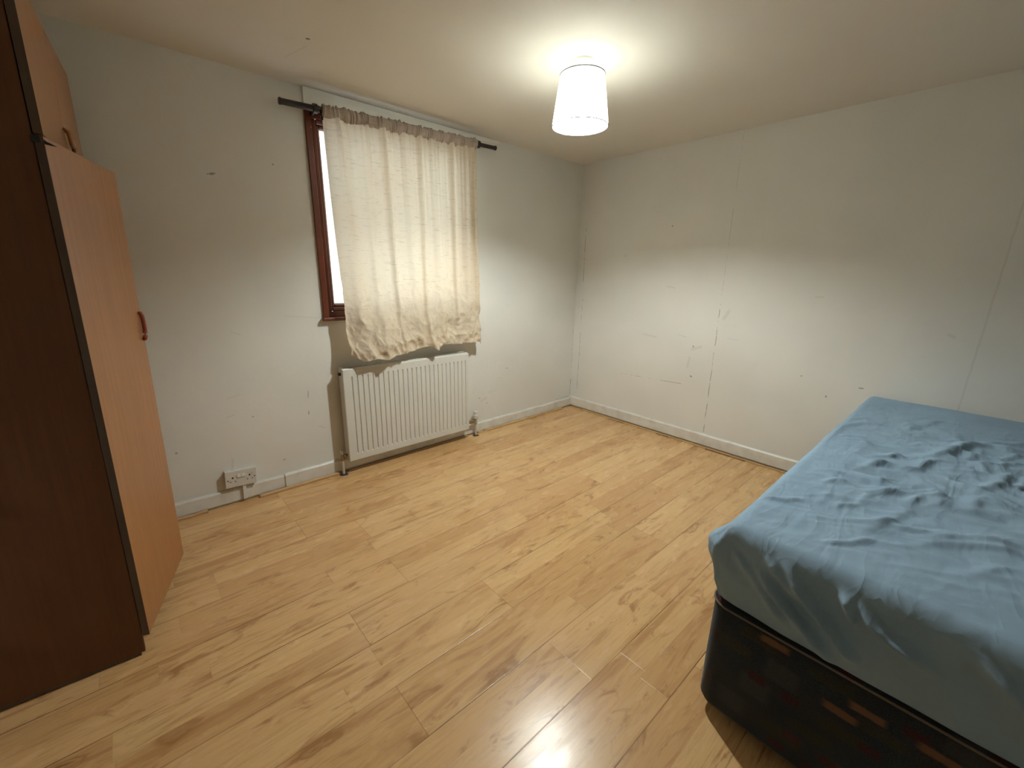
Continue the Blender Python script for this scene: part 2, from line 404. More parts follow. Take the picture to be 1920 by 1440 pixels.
me = D.meshes.new('floor'); bm.to_mesh(me); bm.free(); me.materials.append(mat_floor)
fo = D.objects.new('floor', me); C.objects.link(fo); tag(fo, kind='structure')
b = bmesh.new(); box(b, XL - T, T, YF - T, T, -.12, -.004); st('floor_slab', b, mat_strip_dark)

# skirting
def skirt(bm, x0, x1, axis, h=.088, z0=.012, d=.016, seed=0):
    n = max(2, int(abs(x1 - x0) / .02)); prof = [(0, z0), (d, z0), (d, z0 + h - .010), (d * .55, z0 + h), (0, z0 + h)]
    prev = None
    for i in range(n + 1):
        t = x0 + (x1 - x0) * i / n; q = noise.noise(Vector((t * 6, seed, 0))) * .004; e = noise.noise(Vector((t * 40, seed, 3))) * .0035
        ring = []
        for k, (dd, zz) in enumerate(prof):
            z_ = zz + (q if k >= 2 else 0) + (e if k < 2 else 0); d_ = dd + (e * .2 if dd else 0)
            ring.append(bm.verts.new((t, -d_, z_) if axis == 'x' else (-d_, t, z_)))
        if prev:
            for k in range(5): bm.faces.new((prev[k], prev[(k + 1) % 5], ring[(k + 1) % 5], ring[k]))
        else: bm.faces.new(ring)
        prev = ring
    bm.faces.new(prev)
b = bmesh.new(); skirt(b, -4.0, -2.735, 'x', .080, .014, .013, 1); skirt(b, -2.735, -2.41, 'x', .086, .012, .018, 2); skirt(b, -2.41, -.017, 'x', .078, .012, .016, 3)
st('baseboard_back', b, mat_skirt)
b = bmesh.new(); skirt(b, -.001, YF, 'y', .088, .018, .016, 4); st('baseboard_right', b, mat_skirt)
b = bmesh.new(); box(b, XL + .001, XL + .016, YF, -1.0, 0, .09, .003); st('baseboard_left', b, mat_skirt)

# loose edging strips laid in the expansion gap
def edging(name, label, x0, x1, axis, mat, d0, wd, h, rag=0.0, seed=0, group=None):
    bm = bmesh.new(); n = max(2, int(abs(x1 - x0) / .012)); prev = None
    for i in range(n + 1):
        t = x0 + (x1 - x0) * i / n
        r1 = 1 - rag * max(0, noise.noise(Vector((t * 14, seed, 1)))) * 1.6; r2 = 1 - rag * max(0, noise.noise(Vector((t * 22, seed, 7)))) * 1.6
        pr = [(d0, .0005), (d0 + wd * r1, .0005), (d0 + wd * r1, h * r2 * .75), (d0 + wd * .7 * r1, h * r2), (d0, h * r2)]
        ring = [bm.verts.new((t, -p, z_) if axis == 'x' else (-p, t, z_)) for p, z_ in pr]
        if prev:
            for k in range(5): bm.faces.new((prev[k], prev[(k + 1) % 5], ring[(k + 1) % 5], ring[k]))
        else: bm.faces.new(ring)
        prev = ring
    bm.faces.new(prev)
    return tag(obj(name, bm, mat), label, 'wood strip', group)
edging('edging_strip', 'short loose pine edging strip on the floor beside the wardrobe, left of the socket', -3.36, -3.145, 'x', mat_strip, .0185, .018, .016, .25, 1)
edging('edging_strip', 'pale bare wood edging strip on the floor between the socket and the radiator', -2.885, -2.412, 'x', mat_strip, .0215, .020, .016, .1, 2)
edging('edging_strip', 'thin wood edging strip in shadow on the floor beneath the radiator', -2.345, -1.345, 'x', mat_strip, .0195, .016, .010, .2, 3)
edging('edging_strip', 'chipped wood edging strip along the floor from radiator valve to room corner', -1.235, -.16, 'x', mat_strip, .0195, .022, .014, .5, 4)
edging('edging_strip', 'long ragged brown edging strip along the foot of the right wall', -.19, -2.34, 'y', mat_strip, .0195, .020, .010, .5, 5)
b = bmesh.new()
for (t, ln, hh_) in ((-.62, .07, .012), (-1.02, .11, .014), (-1.45, .30, .016)):
    box(b, -.0485, -.0405, t - ln, t, .0005, hh_ * .5, .001, 1)
tag(obj('splinter_trim', b, mat_strip_dark), 'broken dark splinters of old edging against the right wall edging', 'wood splinter', kind='stuff')

# ------------------------------------------------------------------ window with mahogany frame
win = tag(empty('window_1', ((WX0 + WX1) / 2, 0, WZ0)), kind='structure')
def wl(o):                                       # keep world coordinates under a placed empty
    o.matrix_parent_inverse = Matrix.Translation(o.parent.location).inverted(); return o
FX0, FX1, FZ0, FZ1 = -2.408, -1.312, 1.052, 2.186
def rect_frame(bm, x0, x1, z0, z1, w_, y0, y1, bev=.004):
    box(bm, x0, x0 + w_, y0, y1, z0, z1, bev); box(bm, x1 - w_, x1, y0, y1, z0, z1, bev)
    box(bm, x0 + w_ * .98, x1 - w_ * .98, y0, y1, z0, z0 + w_, bev); box(bm, x0 + w_ * .98, x1 - w_ * .98, y0, y1, z1 - w_, z1, bev)
b = bmesh.new()
rect_frame(b, FX0, FX1, FZ0, FZ1, .034, -.016, .002, .003)
rect_frame(b, FX0 + .034, FX1 - .034, FZ0 + .034, FZ1 - .034, .024, -.008, .05, .006)
wl(obj('window_frame', b, mat_mahog, win))
b = bmesh.new(); rect_frame(b, FX0 + .057, FX1 - .057, FZ0 + .057, FZ1 - .057, .020, .006, .05, .007)
wl(obj('sash', b, mat_mahog, win))
b = bmesh.new(); rect_frame(b, FX0 + .0755, FX1 - .0755, FZ0 + .0755, FZ1 - .0755, .007, .018, .040, .002)
wl(obj('sealant', b, mat_seal, win))
b = bmesh.new(); box(b, FX0 + .078, FX1 - .078, .030, .034, FZ0 + .078, FZ1 - .078); wl(obj('pane', b, mat_glass, win))
b = bmesh.new(); prism(b, [(-.036 + .010 * math.cos(t) - 0, .010 * math.sin(t)) for t in [PI / 2 + k * PI / 8 for k in range(9)]] + [(.001, -.010), (.001, .010)],
                       lambda p: (FX0 - .006, p[0], 1.041 + p[1] * 1.15), lambda p: (FX1 + .006, p[0], 1.041 + p[1] * 1.15))
wl(obj('window_sill', b, mat_mahog, win))
# lintel panel above the window
b = bmesh.new()
prism(b, [(0.001, 2.190), (-.010, 2.193), (-.014, 2.262), (-.020, 2.297), (.001, 2.299)], lambda p: (-2.405, p[0], p[1]), lambda p: (-1.00, p[0] if p[0] > 0 else p[0] * .2, 2.298 - (2.299 - p[1]) * .15))
st('trim_1', b, mat_lintel)

# ------------------------------------------------------------------ curtain rod
rod = tag(empty('curtain_rod', (-1.82, -.08, 2.2)), 'dark brown round curtain rod fixed above the window', 'curtain rod')
def rodz(x): return 2.176 + (x + 2.544) * (2.220 - 2.176) / 1.438
b = bmesh.new()
tube(b, [(-2.545, -.08, rodz(-2.545)), (-1.9, -.08, rodz(-1.9)), (-1.9, -.08, rodz(-1.9)), (-1.104, -.08, rodz(-1.104))], [.0155, .0155, .0135, .0135], 24); wl(obj('pole', b, mat_rod, rod))
for bx in (-2.372, -1.262):
    b = bmesh.new(); z_ = rodz(bx)
    tube(b, [(bx, -.001, z_ - .01), (bx, -.03, z_ - .012), (bx, -.06, z_ - .004)], [.012, .010, .010], 12)
    lathe(b, [(.0170, bx - .010), (.024, bx - .010), (.024, bx + .010), (.0170, bx + .010), (.0170, bx - .010)], -.08, z_, 20, 'x')
    box(b, bx - .016, bx + .016, -.006, -.0005, z_ - .05, z_ + .03, .002)
    if bx < -2: tube(b, [(bx + .02, -.075, z_ + .015), (bx + .03, -.09, z_ - .01), (bx + .033, -.085, z_ - .05)], [.008, .010, .006], 10)
    wl(obj('bracket', b, mat_rod, rod))
for ex in (-2.545, -1.104):
    b = bmesh.new(); s_ = 1 if ex > -2 else -1
    rr = .0175 if ex < -2 else .016
    rg = lathe(b, [(rr, ex - s_ * .004), (rr, ex + s_ * .004), (rr * .8, ex + s_ * .007)], -.08, rodz(ex), 20, 'x'); cap(b, rg[0]); cap(b, rg[-1])
    wl(obj('end_cap', b, mat_rod, rod))

# ------------------------------------------------------------------ curtain
cur = tag(empty('curtain', (-1.8, -.08, 2.2)), 'cream slub curtain with a crumpled lower edge hanging over the window', 'curtain')
XA, XB = -2.338, -1.282
bot_x = [(0, -2.306), (.07, -2.231), (.19, -2.10), (.38, -1.897), (.53, -1.745), (.575, -1.70), (.62, -1.643), (.80, -1.469), (1, -1.252)]
bot_y = [(0, .112), (.07, .145), (.19, .165), (.30, .150), (.38, .125), (.53, .105), (.575, .125), (.62, .105), (.80, .090), (1, .082)]
bot_z = [(0, .815), (.07, .778), (.13, .787), (.19, .776), (.30, .795), (.40, .806), (.53, .822), (.575, .792), (.63, .822), (.80, .812), (.97, .808), (1, .785)]
NU, NV = 260, 300
def crump(p, a_=1.0):
    v = 0
    for f, am in ((4.5, .55), (10, .32), (24, .12)):
        n_ = noise.noise(Vector(p) * f); v += am * (1 - abs(n_) * 3.2)
    return v
def lerptab(tab, x):
    for (a_, fa), (b_, fb) in zip(tab, tab[1:]):
        if x <= b_: return fa + (fb - fa) * (x - a_) / (b_ - a_)
    return tab[-1][1]
def curtain_pt(u, v):
    """u 0..1 across, v 0 (just under the rod) .. 1 (hem)"""
    x0 = XA + (XB - XA) * u; z0 = rodz(x0) - .030
    x1 = lerptab(bot_x, u); z1 = interp(bot_z, u); y1 = interp(bot_y, u)
    e = v
    x = x0 + (x1 - x0) * (e ** 1.1); z = z0 + (z1 - z0) * v
    hang = .082 + (y1 - .082) * max(0, (v - .45) / .55) ** 1.7
    # long soft pleats
    pl = 0
    for c_, w_, a_ in ((.08, .030, .010), (.22, .022, .008), (.335, .016, .016), (.47, .030, .008), (.56, .014, .013), (.66, .03, .007), (.80, .015, .013), (.90, .028, .009), (.97, .014, .010)):
        cc_ = c_ + .02 * (v - .3) * math.sin(c_ * 20)
        pl += a_ * math.exp(-((u - cc_) / w_) ** 2) * (1 - .45 * v) * 2.4
    g = (math.sin(u * 150 + 3 * math.sin(u * 19)) * .5 + noise.noise(Vector((u * 60, 2, 0)))) * .011 * math.exp(-v * 6)
    soft = noise.noise(Vector((x * 5, 3, z * 2.2))) * .012 * min(1, v * 2)
    low = max(0, (v - .50) / .50) ** 1.3
    cr = (crump((x * 1.0, 1.7, z * .8)) * .030 + crump((x * 1.7 + z, 5.7, z * 1.3 - x)) * .018) * low + noise.noise(Vector((x * 9, 4, z * 6))) * .014 * low
    edge = math.exp(-((1 - u) / .04) ** 2) * noise.noise(Vector((9, 1, z * 30))) * .006 * min(1, v * 1.6)
    y = -(hang + pl + g + soft + cr)
    y = min(y, -.066)
    if z < .76 + .05 : y = min(y, -.112 + (z - .735) * .35)
    return Vector((x + edge + cr * .25, y, z))
b = bmesh.new(); grid = []
for j in range(NV + 1): grid.append([b.verts.new(curtain_pt(i / NU, j / NV)) for i in range(NU + 1)])
for j in range(NV):
    for i in range(NU): b.faces.new((grid[j][i], grid[j][i + 1], grid[j + 1][i + 1], grid[j + 1][i]))
panel = wl(obj('curtain_panel', b, mat_curtain, cur, True))
# turned-up hem on the inner side and its stitched upper edge
b = bmesh.new(); grid = []
for j in range(9):
    v = .952 + .048 * j / 8; grid.append([])
    for i in range(NU + 1):
        p = curtain_pt(i / NU, min(1, v)); grid[-1].append(b.verts.new(p + Vector((0, -.0022 - .0012 * (j in (0, 8)), 0))))
for j in range(8):
    for i in range(NU): b.faces.new((grid[j][i], grid[j][i + 1], grid[j + 1][i + 1], grid[j + 1][i]))
wl(obj('hem', b, mat_curtain, cur, True))
# gathered rod pocket
b = bmesh.new(); rings = []; NX = 520
for i in range(NX + 1):
    u = i / NX; x = XA + (XB - XA) * u; zc = rodz(x)
    ph = u * 250 + 5 * math.sin(u * 31) + 3 * math.sin(u * 77 + 1)
    g = (.5 - abs(math.sin(ph * .5))) * .013 + math.sin(ph * .23 + 1) * .0025
    ring = []
    for k in range(28):
        a_ = 2 * PI * k / 28
        gg = g * (.6 + .4 * math.sin(a_ * 2 + ph * .2)) + noise.noise(Vector((u * 120, a_, 0))) * .002
        ry = .0265 + gg; rz = (.033 if math.sin(a_) > 0 else .037) + gg * 1.1
        ring.append(b.verts.new((x + .004 * math.sin(a_ * 1.0 + ph * .1), -.08 + ry * math.cos(a_), zc - .002 + rz * math.sin(a_))))
    rings.append(ring)
for r0, r1 in zip(rings, rings[1:]):
    for k in range(28): b.faces.new((r0[k], r0[(k + 1) % 28], r1[(k + 1) % 28], r1[k]))
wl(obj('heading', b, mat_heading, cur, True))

# ------------------------------------------------------------------ ceiling lamp
LX, LY = -1.530, -1.240
lamp = tag(empty('ceiling_lamp', (LX, LY, H)), 'white tapered fabric ceiling lamp, lit, hanging just below the ceiling', 'lamp')
b = bmesh.new(); rg = lathe(b, [(.052, 2.2995), (.053, 2.285), (.051, 2.270), (.044, 2.266)], LX, LY); cap(b, rg[0]); cap(b, rg[-1]); wl(obj('ceiling_rose', b, M('grey white plastic', (.62, .64, .62), .4).m, lamp, True))
b = bmesh.new(); rg = lathe(b, [(.022, 2.266), (.024, 2.22), (.020, 2.175), (.018, 2.165)], LX, LY, 32); cap(b, rg[0]); cap(b, rg[-1]); wl(obj('lamp_holder', b, mat_plastic_clean, lamp, True))
b = bmesh.new(); lathe(b, [(.0312, 2.106), (.0285, 2.086), (.018, 2.073), (.0005, 2.069)], LX, LY, 32); wl(obj('bulb', b, mat_bulb, lamp, True))
b = bmesh.new(); rg = lathe(b, [(.013, 2.165), (.015, 2.155), (.026, 2.138), (.0325, 2.116), (.0325, 2.104)], LX, LY, 32); cap(b, rg[0]); wl(obj('bulb_housing', b, mat_plastic_clean, lamp, True))
shade = None
b = bmesh.new(); RT, RB, ZT, ZB = .1045, .134, 2.242, 2.026
n_ = 96
ro = lathe(b, [(RT + (RB - RT) * k / 10, ZT + (ZB - ZT) * k / 10) for k in range(11)], LX, LY, n_)
shade = wl(obj('lamp_shade', b, mat_shade, lamp, True))
for (R_, Z_, nm) in ((RT, ZT, 'top_rim'), (RB, ZB, 'bottom_rim')):
    b = bmesh.new(); t_ = .0024
    pts = [(R_ + t_ * math.cos(k * PI / 4), Z_ + t_ * math.sin(k * PI / 4)) for k in range(9)]
    lathe(b, pts, LX, LY, n_); wl(obj(nm, b, mat_shade_rim, lamp, True))
b = bmesh.new()
for k in range(3):
    a_ = k * 2 * PI / 3 + .5
    tube(b, [(LX + .024 * math.cos(a_), LY + .024 * math.sin(a_), 2.222), (LX + (RT - .001) * math.cos(a_), LY + (RT - .001) * math.sin(a_), 2.240)], .0016, 8)
wl(obj('shade_carrier', b, mat_plastic_clean, lamp))

# ------------------------------------------------------------------ radiator
rad = tag(empty('radiator', (-1.868, -.05, .09)), 'white ribbed panel radiator on the wall below the curtained window', 'radiator')
RX0, RX1, RZ0, RZ1, RY = -2.358, -1.376, .098, .728, -.100
def rp(x, d, z): return Vector((x, RY + d, z + (x - RX0) * -.006))
xs = [RX0]; NF = 26; m_ = .028; pit = (RX1 - RX0 - 2 * m_) / NF
cols = [(RX0, 0.0), (RX0 + .004, 0.0)]
for k in range(NF):
    x_ = RX0 + m_ + k * pit
    cols += [(x_ + .002, 0), (x_ + .0235 * pit / .0356, 0), (x_ + .0265 * pit / .0356, .007), (x_ + .0325 * pit / .0356, .007), (x_ + .0345 * pit / .0356, 0)]
cols += [(RX1 - .004, 0), (RX1, 0)]
zs = [RZ0, RZ0 + .004, RZ0 + .042, RZ0 + .052, RZ1 - .058, RZ1 - .050, RZ1 - .018, RZ1 - .004, RZ1]
zf = [0, 0, 0, 1, 1, 0, 0, 0, 0]
b = bmesh.new(); g = []
for zz, f in zip(zs, zf): g.append([b.verts.new(rp(x_, d_ * f + (.003 if zz in (RZ0, RZ1) or x_ in (RX0, RX1) else 0), zz)) for x_, d_ in cols])
for r0, r1 in zip(g, g[1:]):
    for k in range(len(cols) - 1): b.faces.new((r0[k], r0[k + 1], r1[k + 1], r1[k]))
# rolled rim returns
n0 = len(cols)
def back(v): return b.verts.new(v.co + Vector((0, .014, 0)))
loop = g[0] + [r[-1] for r in g[1:]] + g[-1][-2::-1] + [r[0] for r in g[-2:0:-1]]
bk = [back(v) for v in loop]
for k in range(len(loop)): b.faces.new((loop[k], loop[(k + 1) % len(loop)], bk[(k + 1) % len(loop)], bk[k]))
b.faces.new(bk)
wl(obj('front_panel', b, mat_rad, rad))
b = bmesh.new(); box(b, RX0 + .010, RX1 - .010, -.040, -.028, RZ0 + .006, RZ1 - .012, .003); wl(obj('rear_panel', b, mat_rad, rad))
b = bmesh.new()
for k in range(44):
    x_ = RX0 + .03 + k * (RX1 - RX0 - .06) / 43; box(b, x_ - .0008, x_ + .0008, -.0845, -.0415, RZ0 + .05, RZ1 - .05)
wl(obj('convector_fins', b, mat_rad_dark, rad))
b = bmesh.new(); zt = RZ1 + .002
box(b, RX0 + .004, RX1 - .004, -.085, -.079, zt - .012, zt, .001); box(b, RX0 + .004, RX1 - .004, -.034, -.028, zt - .012, zt, .001)
for k in range(62):
    x_ = RX0 + .008 + k * (RX1 - RX0 - .018) / 61; box(b, x_ - .0022, x_ + .0022, -.080, -.033, zt - .004, zt - .001)
o = wl(obj('top_grille', b, mat_rad, rad)); 
for x_ in (RX0 + .001, RX1 - .005):
    b = bmesh.new(); box(b, x_, x_ + .004, -.0855, -.030, RZ0 + .004, RZ1 - .004, .001)
    wl(obj('side_panel', b, mat_rad, rad))
for x_ in (-2.10, -1.62):
    b = bmesh.new(); box(b, x_ - .015, x_ + .015, -.028, -.001, .16, .66, .002); wl(obj('wall_bracket', b, mat_rad_dark, rad))
# plug at the upper left corner
b = bmesh.new(); rg = lathe(b, [(.010, RX0 - .012), (.010, RX0 + .002)], -.06, RZ1 - .035, 12, 'x'); cap(b, rg[0]); cap(b, rg[1]); wl(obj('bleed_plug', b, mat_black, rad))
# lockshield valve, left
def fitting(side):
    vx = -2.392 if side < 0 else -1.280; px_ = RX0 if side < 0 else RX1; y_ = -.058
    b = bmesh.new()
    tube(b, [(px_, y_, .135), (px_ + side * .018, y_, .135)], .010, 12)
    tube(b, [(px_ + side * .016, y_, .135), (vx - side * .010, y_, .135)], .014, 6)
    v = wl(obj('valve', b, mat_brass, rad))
    b = bmesh.new(); tube(b, [(vx, y_, .105), (vx, y_, .120), (vx, y_, .122), (vx, y_, .155)], [.013, .013, .010, .010], 12)
    o_ = wl_sub(obj('valve_body', b, mat_brass if side < 0 else mat_chrome, v))
    b = bmesh.new()
    if side < 0:
        rg = lathe(b, [(.011, .150), (.012, .152), (.010, .168), (.004, .170)], vx, y_, 16)
    else:
        rg = lathe(b, [(.018, .150), (.024, .158), (.024, .185), (.020, .190), (.020, .214), (.018, .218)], vx, y_, 10)
    cap(b, rg[0]); cap(b, rg[-1])
    wl_sub(obj('valve_cap', b, mat_chrome if side < 0 else mat_plastic, v))
    b = bmesh.new(); tube(b, [(vx, y_, .001), (vx, y_, .112)], .0085, 14); wl(obj('pipe', b, mat_pipe, rad))
    b = bmesh.new(); r = random.Random(3 + side)
    n = 18; ring = []; top = []
    for k in range(n):
        a_ = 2 * PI * k / n; rr = r.uniform(.018, .032); ring.append(b.verts.new((vx + rr * math.cos(a_), y_ + rr * .8 * math.sin(a_), .0006)))
        top.append(b.verts.new((vx + .6 * rr * math.cos(a_), y_ + .5 * rr * math.sin(a_), .008)))
    for k in range(n): b.faces.new((ring[k], ring[(k + 1) % n], top[(k + 1) % n], top[k]))
    b.faces.new(top); b.faces.new(ring)
    wl(obj('pipe_collar', b, mat_dust, rad))
def wl_sub(o):
    o.matrix_parent_inverse = Matrix.Identity(4); return o
# (the valve's own frame is already in world coordinates, so its sub-parts need no further offset)
fitting(-1); fitting(1)

# ------------------------------------------------------------------ double wall socket
sk = tag(empty('wall_socket', (-2.965, 0, .158)), 'white surface mounted double wall socket low on the wall above the baseboard', 'socket')
sk.rotation_euler = (0, math.radians(3.0), 0)
SW, SH = .158, .100
def sobj(name, b, mat, parent=None, smooth=False): return obj(name, b, mat, parent or sk, smooth)
b = bmesh.new(); box(b, -SW / 2 + .002, SW / 2 - .002, -.026, -.0165 if False else -.0005, -SH / 2 + .002, SH / 2 - .002, .002); sobj('back_box', b, mat_plastic)
b = bmesh.new(); box(b, -SW / 2, SW / 2, -.034, -.0255, -SH / 2, SH / 2, .003); sobj('face_plate', b, mat_plastic)
for cx in (-.042, .042):
    for nm, (x0, x1, z0, z1) in {'earth': (-.004, .004, .004, .014), 'live': (-.0155, -.0085, -.016, -.0115), 'neutral': (.0085, .0155, -.016, -.0115)}.items():
        b = bmesh.new(); box(b, cx + x0, cx + x1, -.0345, -.0335, z0, z1); sobj('pin_hole', b, mat_hole)
for cx in (-.011, .011):
    b = bmesh.new(); prism(b, [(-.0335, .005), (-.0385, .008), (-.0365, .024), (-.0335, .026)], lambda p: (cx - .009, p[0], p[1]), lambda p: (cx + .009, p[0], p[1]))
    sobj('rocker_switch', b, mat_plastic_clean)
for cx in (-.066, .066):
    b = bmesh.new(); rg = lathe(b, [(.0035, -.0335), (.0035, -.0348), (.001, -.0350)], cx, -.004, 12, 'y'); cap(b, rg[0]); cap(b, rg[-1]); sobj('screw', b, mat_hole)
b = bmesh.new(); box(b, .004, .022, -.0275, -.0175, -.140, -.050, .002); sobj('cable_cover', b, mat_plastic_clean)

# ------------------------------------------------------------------ wardrobe
wd = tag(empty('wardrobe', (-3.445, -.975, 0)), 'tall brown wood effect wardrobe with its near door ajar, left of the socket', 'wardrobe')
wd.rotation_euler = (0, math.radians(1.15), -math.radians(3.3))
# local frame: x = 0 at the carcass front edge (room side +x), y = 0 at the near side, y up to .885; z from 0 to 2.08
WDp, WW, WH, ZS = -.54, .885, 2.075, 1.665
b = bmesh.new(); t_ = .018
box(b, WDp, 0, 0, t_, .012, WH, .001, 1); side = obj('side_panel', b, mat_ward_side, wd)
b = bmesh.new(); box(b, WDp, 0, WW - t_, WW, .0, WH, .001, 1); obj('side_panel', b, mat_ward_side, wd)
b = bmesh.new(); box(b, WDp, 0, t_, WW - t_, WH - t_, WH); obj('top_panel', b, mat_ward, wd)
b = bmesh.new(); box(b, WDp + .006, 0, t_, WW - t_, ZS - .004, ZS + .014); obj('shelf', b, mat_ward, wd)
b = bmesh.new(); box(b, WDp + .006, 0, t_, WW - t_, .07, .088); obj('bottom_panel', b, mat_ward, wd)
b = bmesh.new(); box(b, WDp, WDp + .005, t_, WW - t_, .012, WH - t_); obj('back_panel', b, mat_ward, wd)
b = bmesh.new(); box(b, -.035, -.017, t_, WW - t_, .004, .07); obj('plinth', b, mat_ward_dark, wd)
b = bmesh.new(); box(b, WDp + .01, -.012, .001, .016, 0, .014); obj('base_edge', b, mat_ward_dark, wd)
def door(name, x0, y0, z0, wdt, hgt, ang, hinge_far=False, mat=mat_ward):
    d = empty(name + '_pivot')
    D.objects.remove(d)
    bm = bmesh.new()
    if hinge_far: box(bm, 0, .018, -wdt, 0, 0, hgt, .0012, 1)
    else: box(bm, 0, .018, 0, wdt, 0, hgt, .0012, 1)
    o = obj(name, bm, mat, wd); o.location = (x0, y0, z0); o.rotation_euler = (0, 0, ang)
    return o
dn = door('door', .003, -.002, .078, .490, 1.590, -math.radians(12.9))
b = bmesh.new(); box(b, -.0002, .0182, -.0015, -.0001, 0, 1.590); obj('edge_band', b, mat_ward_dark, dn)
# D handle near the free edge
b = bmesh.new(); pts = []
for k in range(13):
    a_ = -PI / 2 + PI * k / 12; pts.append((.018 + .011 * max(0, math.cos(a_)) ** .4, .468, .985 + .052 * math.sin(a_) + .052))
tube(b, pts, [.006] + [.0075] * 11 + [.006], 12); obj('handle', b, mat_handle_red, dn, True)
df = door('door', .003, WW, .078, .438, 1.583, 0.0, True)
b = bmesh.new(); tube(b, [(.018, -.405, 1.00), (.040, -.405, 1.01), (.042, -.405, 1.05), (.040, -.405, 1.09), (.018, -.405, 1.10)], .006, 12); obj('handle', b, mat_handle_red, df, True)
u1 = door('upper_door', .003, 0, ZS + .008, .440, WH - ZS - .010, 0.0)
b = bmesh.new(); box(b, -.0002, .0182, -.0015, -.0001, 0, WH - ZS - .010); obj('edge_band', b, mat_ward_dark, u1)
u2 = door('upper_door', .003, WW, ZS + .008, .440, WH - ZS - .010, 0.0, True)
for dd, yy in ((u1, .425), (u2, -.425)):
    b = bmesh.new(); tube(b, [(.018, yy, .012), (.030, yy, .020), (.034, yy, .060), (.030, yy, .100), (.018, yy, .108)], [.005, .007, .008, .007, .005], 12); obj('handle', b, mat_handle_wood, dd, True)
b = bmesh.new(); prism(b, [(0, 0), (.012, .006), (.030, -.010), (.046, -.018), (.024, -.016), (0, -.014)], lambda p: (p[0] - .004, -.006, ZS + p[1]), lambda p: (p[0] - .004, .002, ZS + p[1]))
obj('dark_gap_wedge', b, mat_black, wd)  # added black wedge standing in for the shaded gap above the lower door

# ------------------------------------------------------------------ divan base
BX0, BX1, BY0, BY1 = -2.140, -.030, -2.354, -3.83
def rrect(x0, x1, y0, y1, r, n=8):
    pts = []
    for cx, cy, a0 in ((x1 - r, y0 - r, 0), (x0 + r, y0 - r, PI / 2), (x0 + r, y1 + r, PI), (x1 - r, y1 + r, 3 * PI / 2)):
        for k in range(n + 1):
            a_ = a0 + PI / 2 * k / n; pts.append((cx + r * math.cos(a_), cy + r * math.sin(a_)))
    return pts
dv = tag(empty('divan_base', ((BX0 + BX1) / 2, (BY0 + BY1) / 2, 0)), 'dark patterned fabric divan bed base standing under the blue mattress', 'bed base')
b = bmesh.new(); rings = []
for z_, ins in ((.048, .030), (.040, .008), (.055, .000), (.20, .0), (.34, .001), (.402, .001), (.4088, .004), (.4092, .06)):
    rings.append([b.verts.new((px, py, z_)) for px, py in rrect(BX0 + ins, BX1 - ins, BY0 - ins, BY1 + ins, .055 - min(ins, .03))])
for r0, r1 in zip(rings, rings[1:]):
    for k in range(len(r0)): b.faces.new((r0[k], r0[(k + 1) % len(r0)], r1[(k + 1) % len(r0)], r1[k]))
b.faces.new(rings[0]); b.faces.new(rings[-1])
wl(obj('upholstery', b, mat_divan, dv, True))
b = bmesh.new(); pr = rrect(BX0 - .001, BX1 + .001, BY0 + .001, BY1 - .001, .056, 10); pr.append(pr[0]); tube(b, [(x_, y_, .4055) for x_, y_ in pr], .0030, 8); wl(obj('piping', b, mat_piping, dv, True))
for cx, cy in ((BX0 + .09, BY0 - .08), (BX1 - .09, BY0 - .08), (BX0 + .09, BY1 + .08), (BX1 - .09, BY1 + .08), (BX0 + .05, (BY0 + BY1) / 2)):
    b = bmesh.new(); rg = lathe(b, [(.022, .0003), (.024, .006), (.022, .034), (.016, .046)], cx, cy, 20); cap(b, rg[0]); cap(b, rg[-1]); wl(obj('foot', b, mat_black, dv, True))

# ------------------------------------------------------------------ mattress in a blue fitted sheet
mt = tag(empty('mattress', ((BX0 + BX1) / 2, (BY0 + BY1) / 2, .41)), 'mattress in a wrinkled pale blue fitted sheet on the patterned bed base', 'mattress')
b = bmesh.new(); rings = []
MX0, MX1, MY0, MY1 = -2.138, -.028, -2.350, -3.82
for z_, ins in ((.4105, .06), (.418, .045), (.45, .040), (.585, .040), (.595, .06)):
    rings.append([b.verts.new((px, py, z_)) for px, py in rrect(MX0 + ins, MX1 - ins, MY0 - ins, MY1 + ins, .05)])
for r0, r1 in zip(rings, rings[1:]):
    for k in range(len(r0)): b.faces.new((r0[k], r0[(k + 1) % len(r0)], r1[(k + 1) % len(r0)], r1[k]))
b.faces.new(rings[0]); b.faces.new(rings[-1])
wl(obj('mattress_body', b, mat_mattress, mt, True))

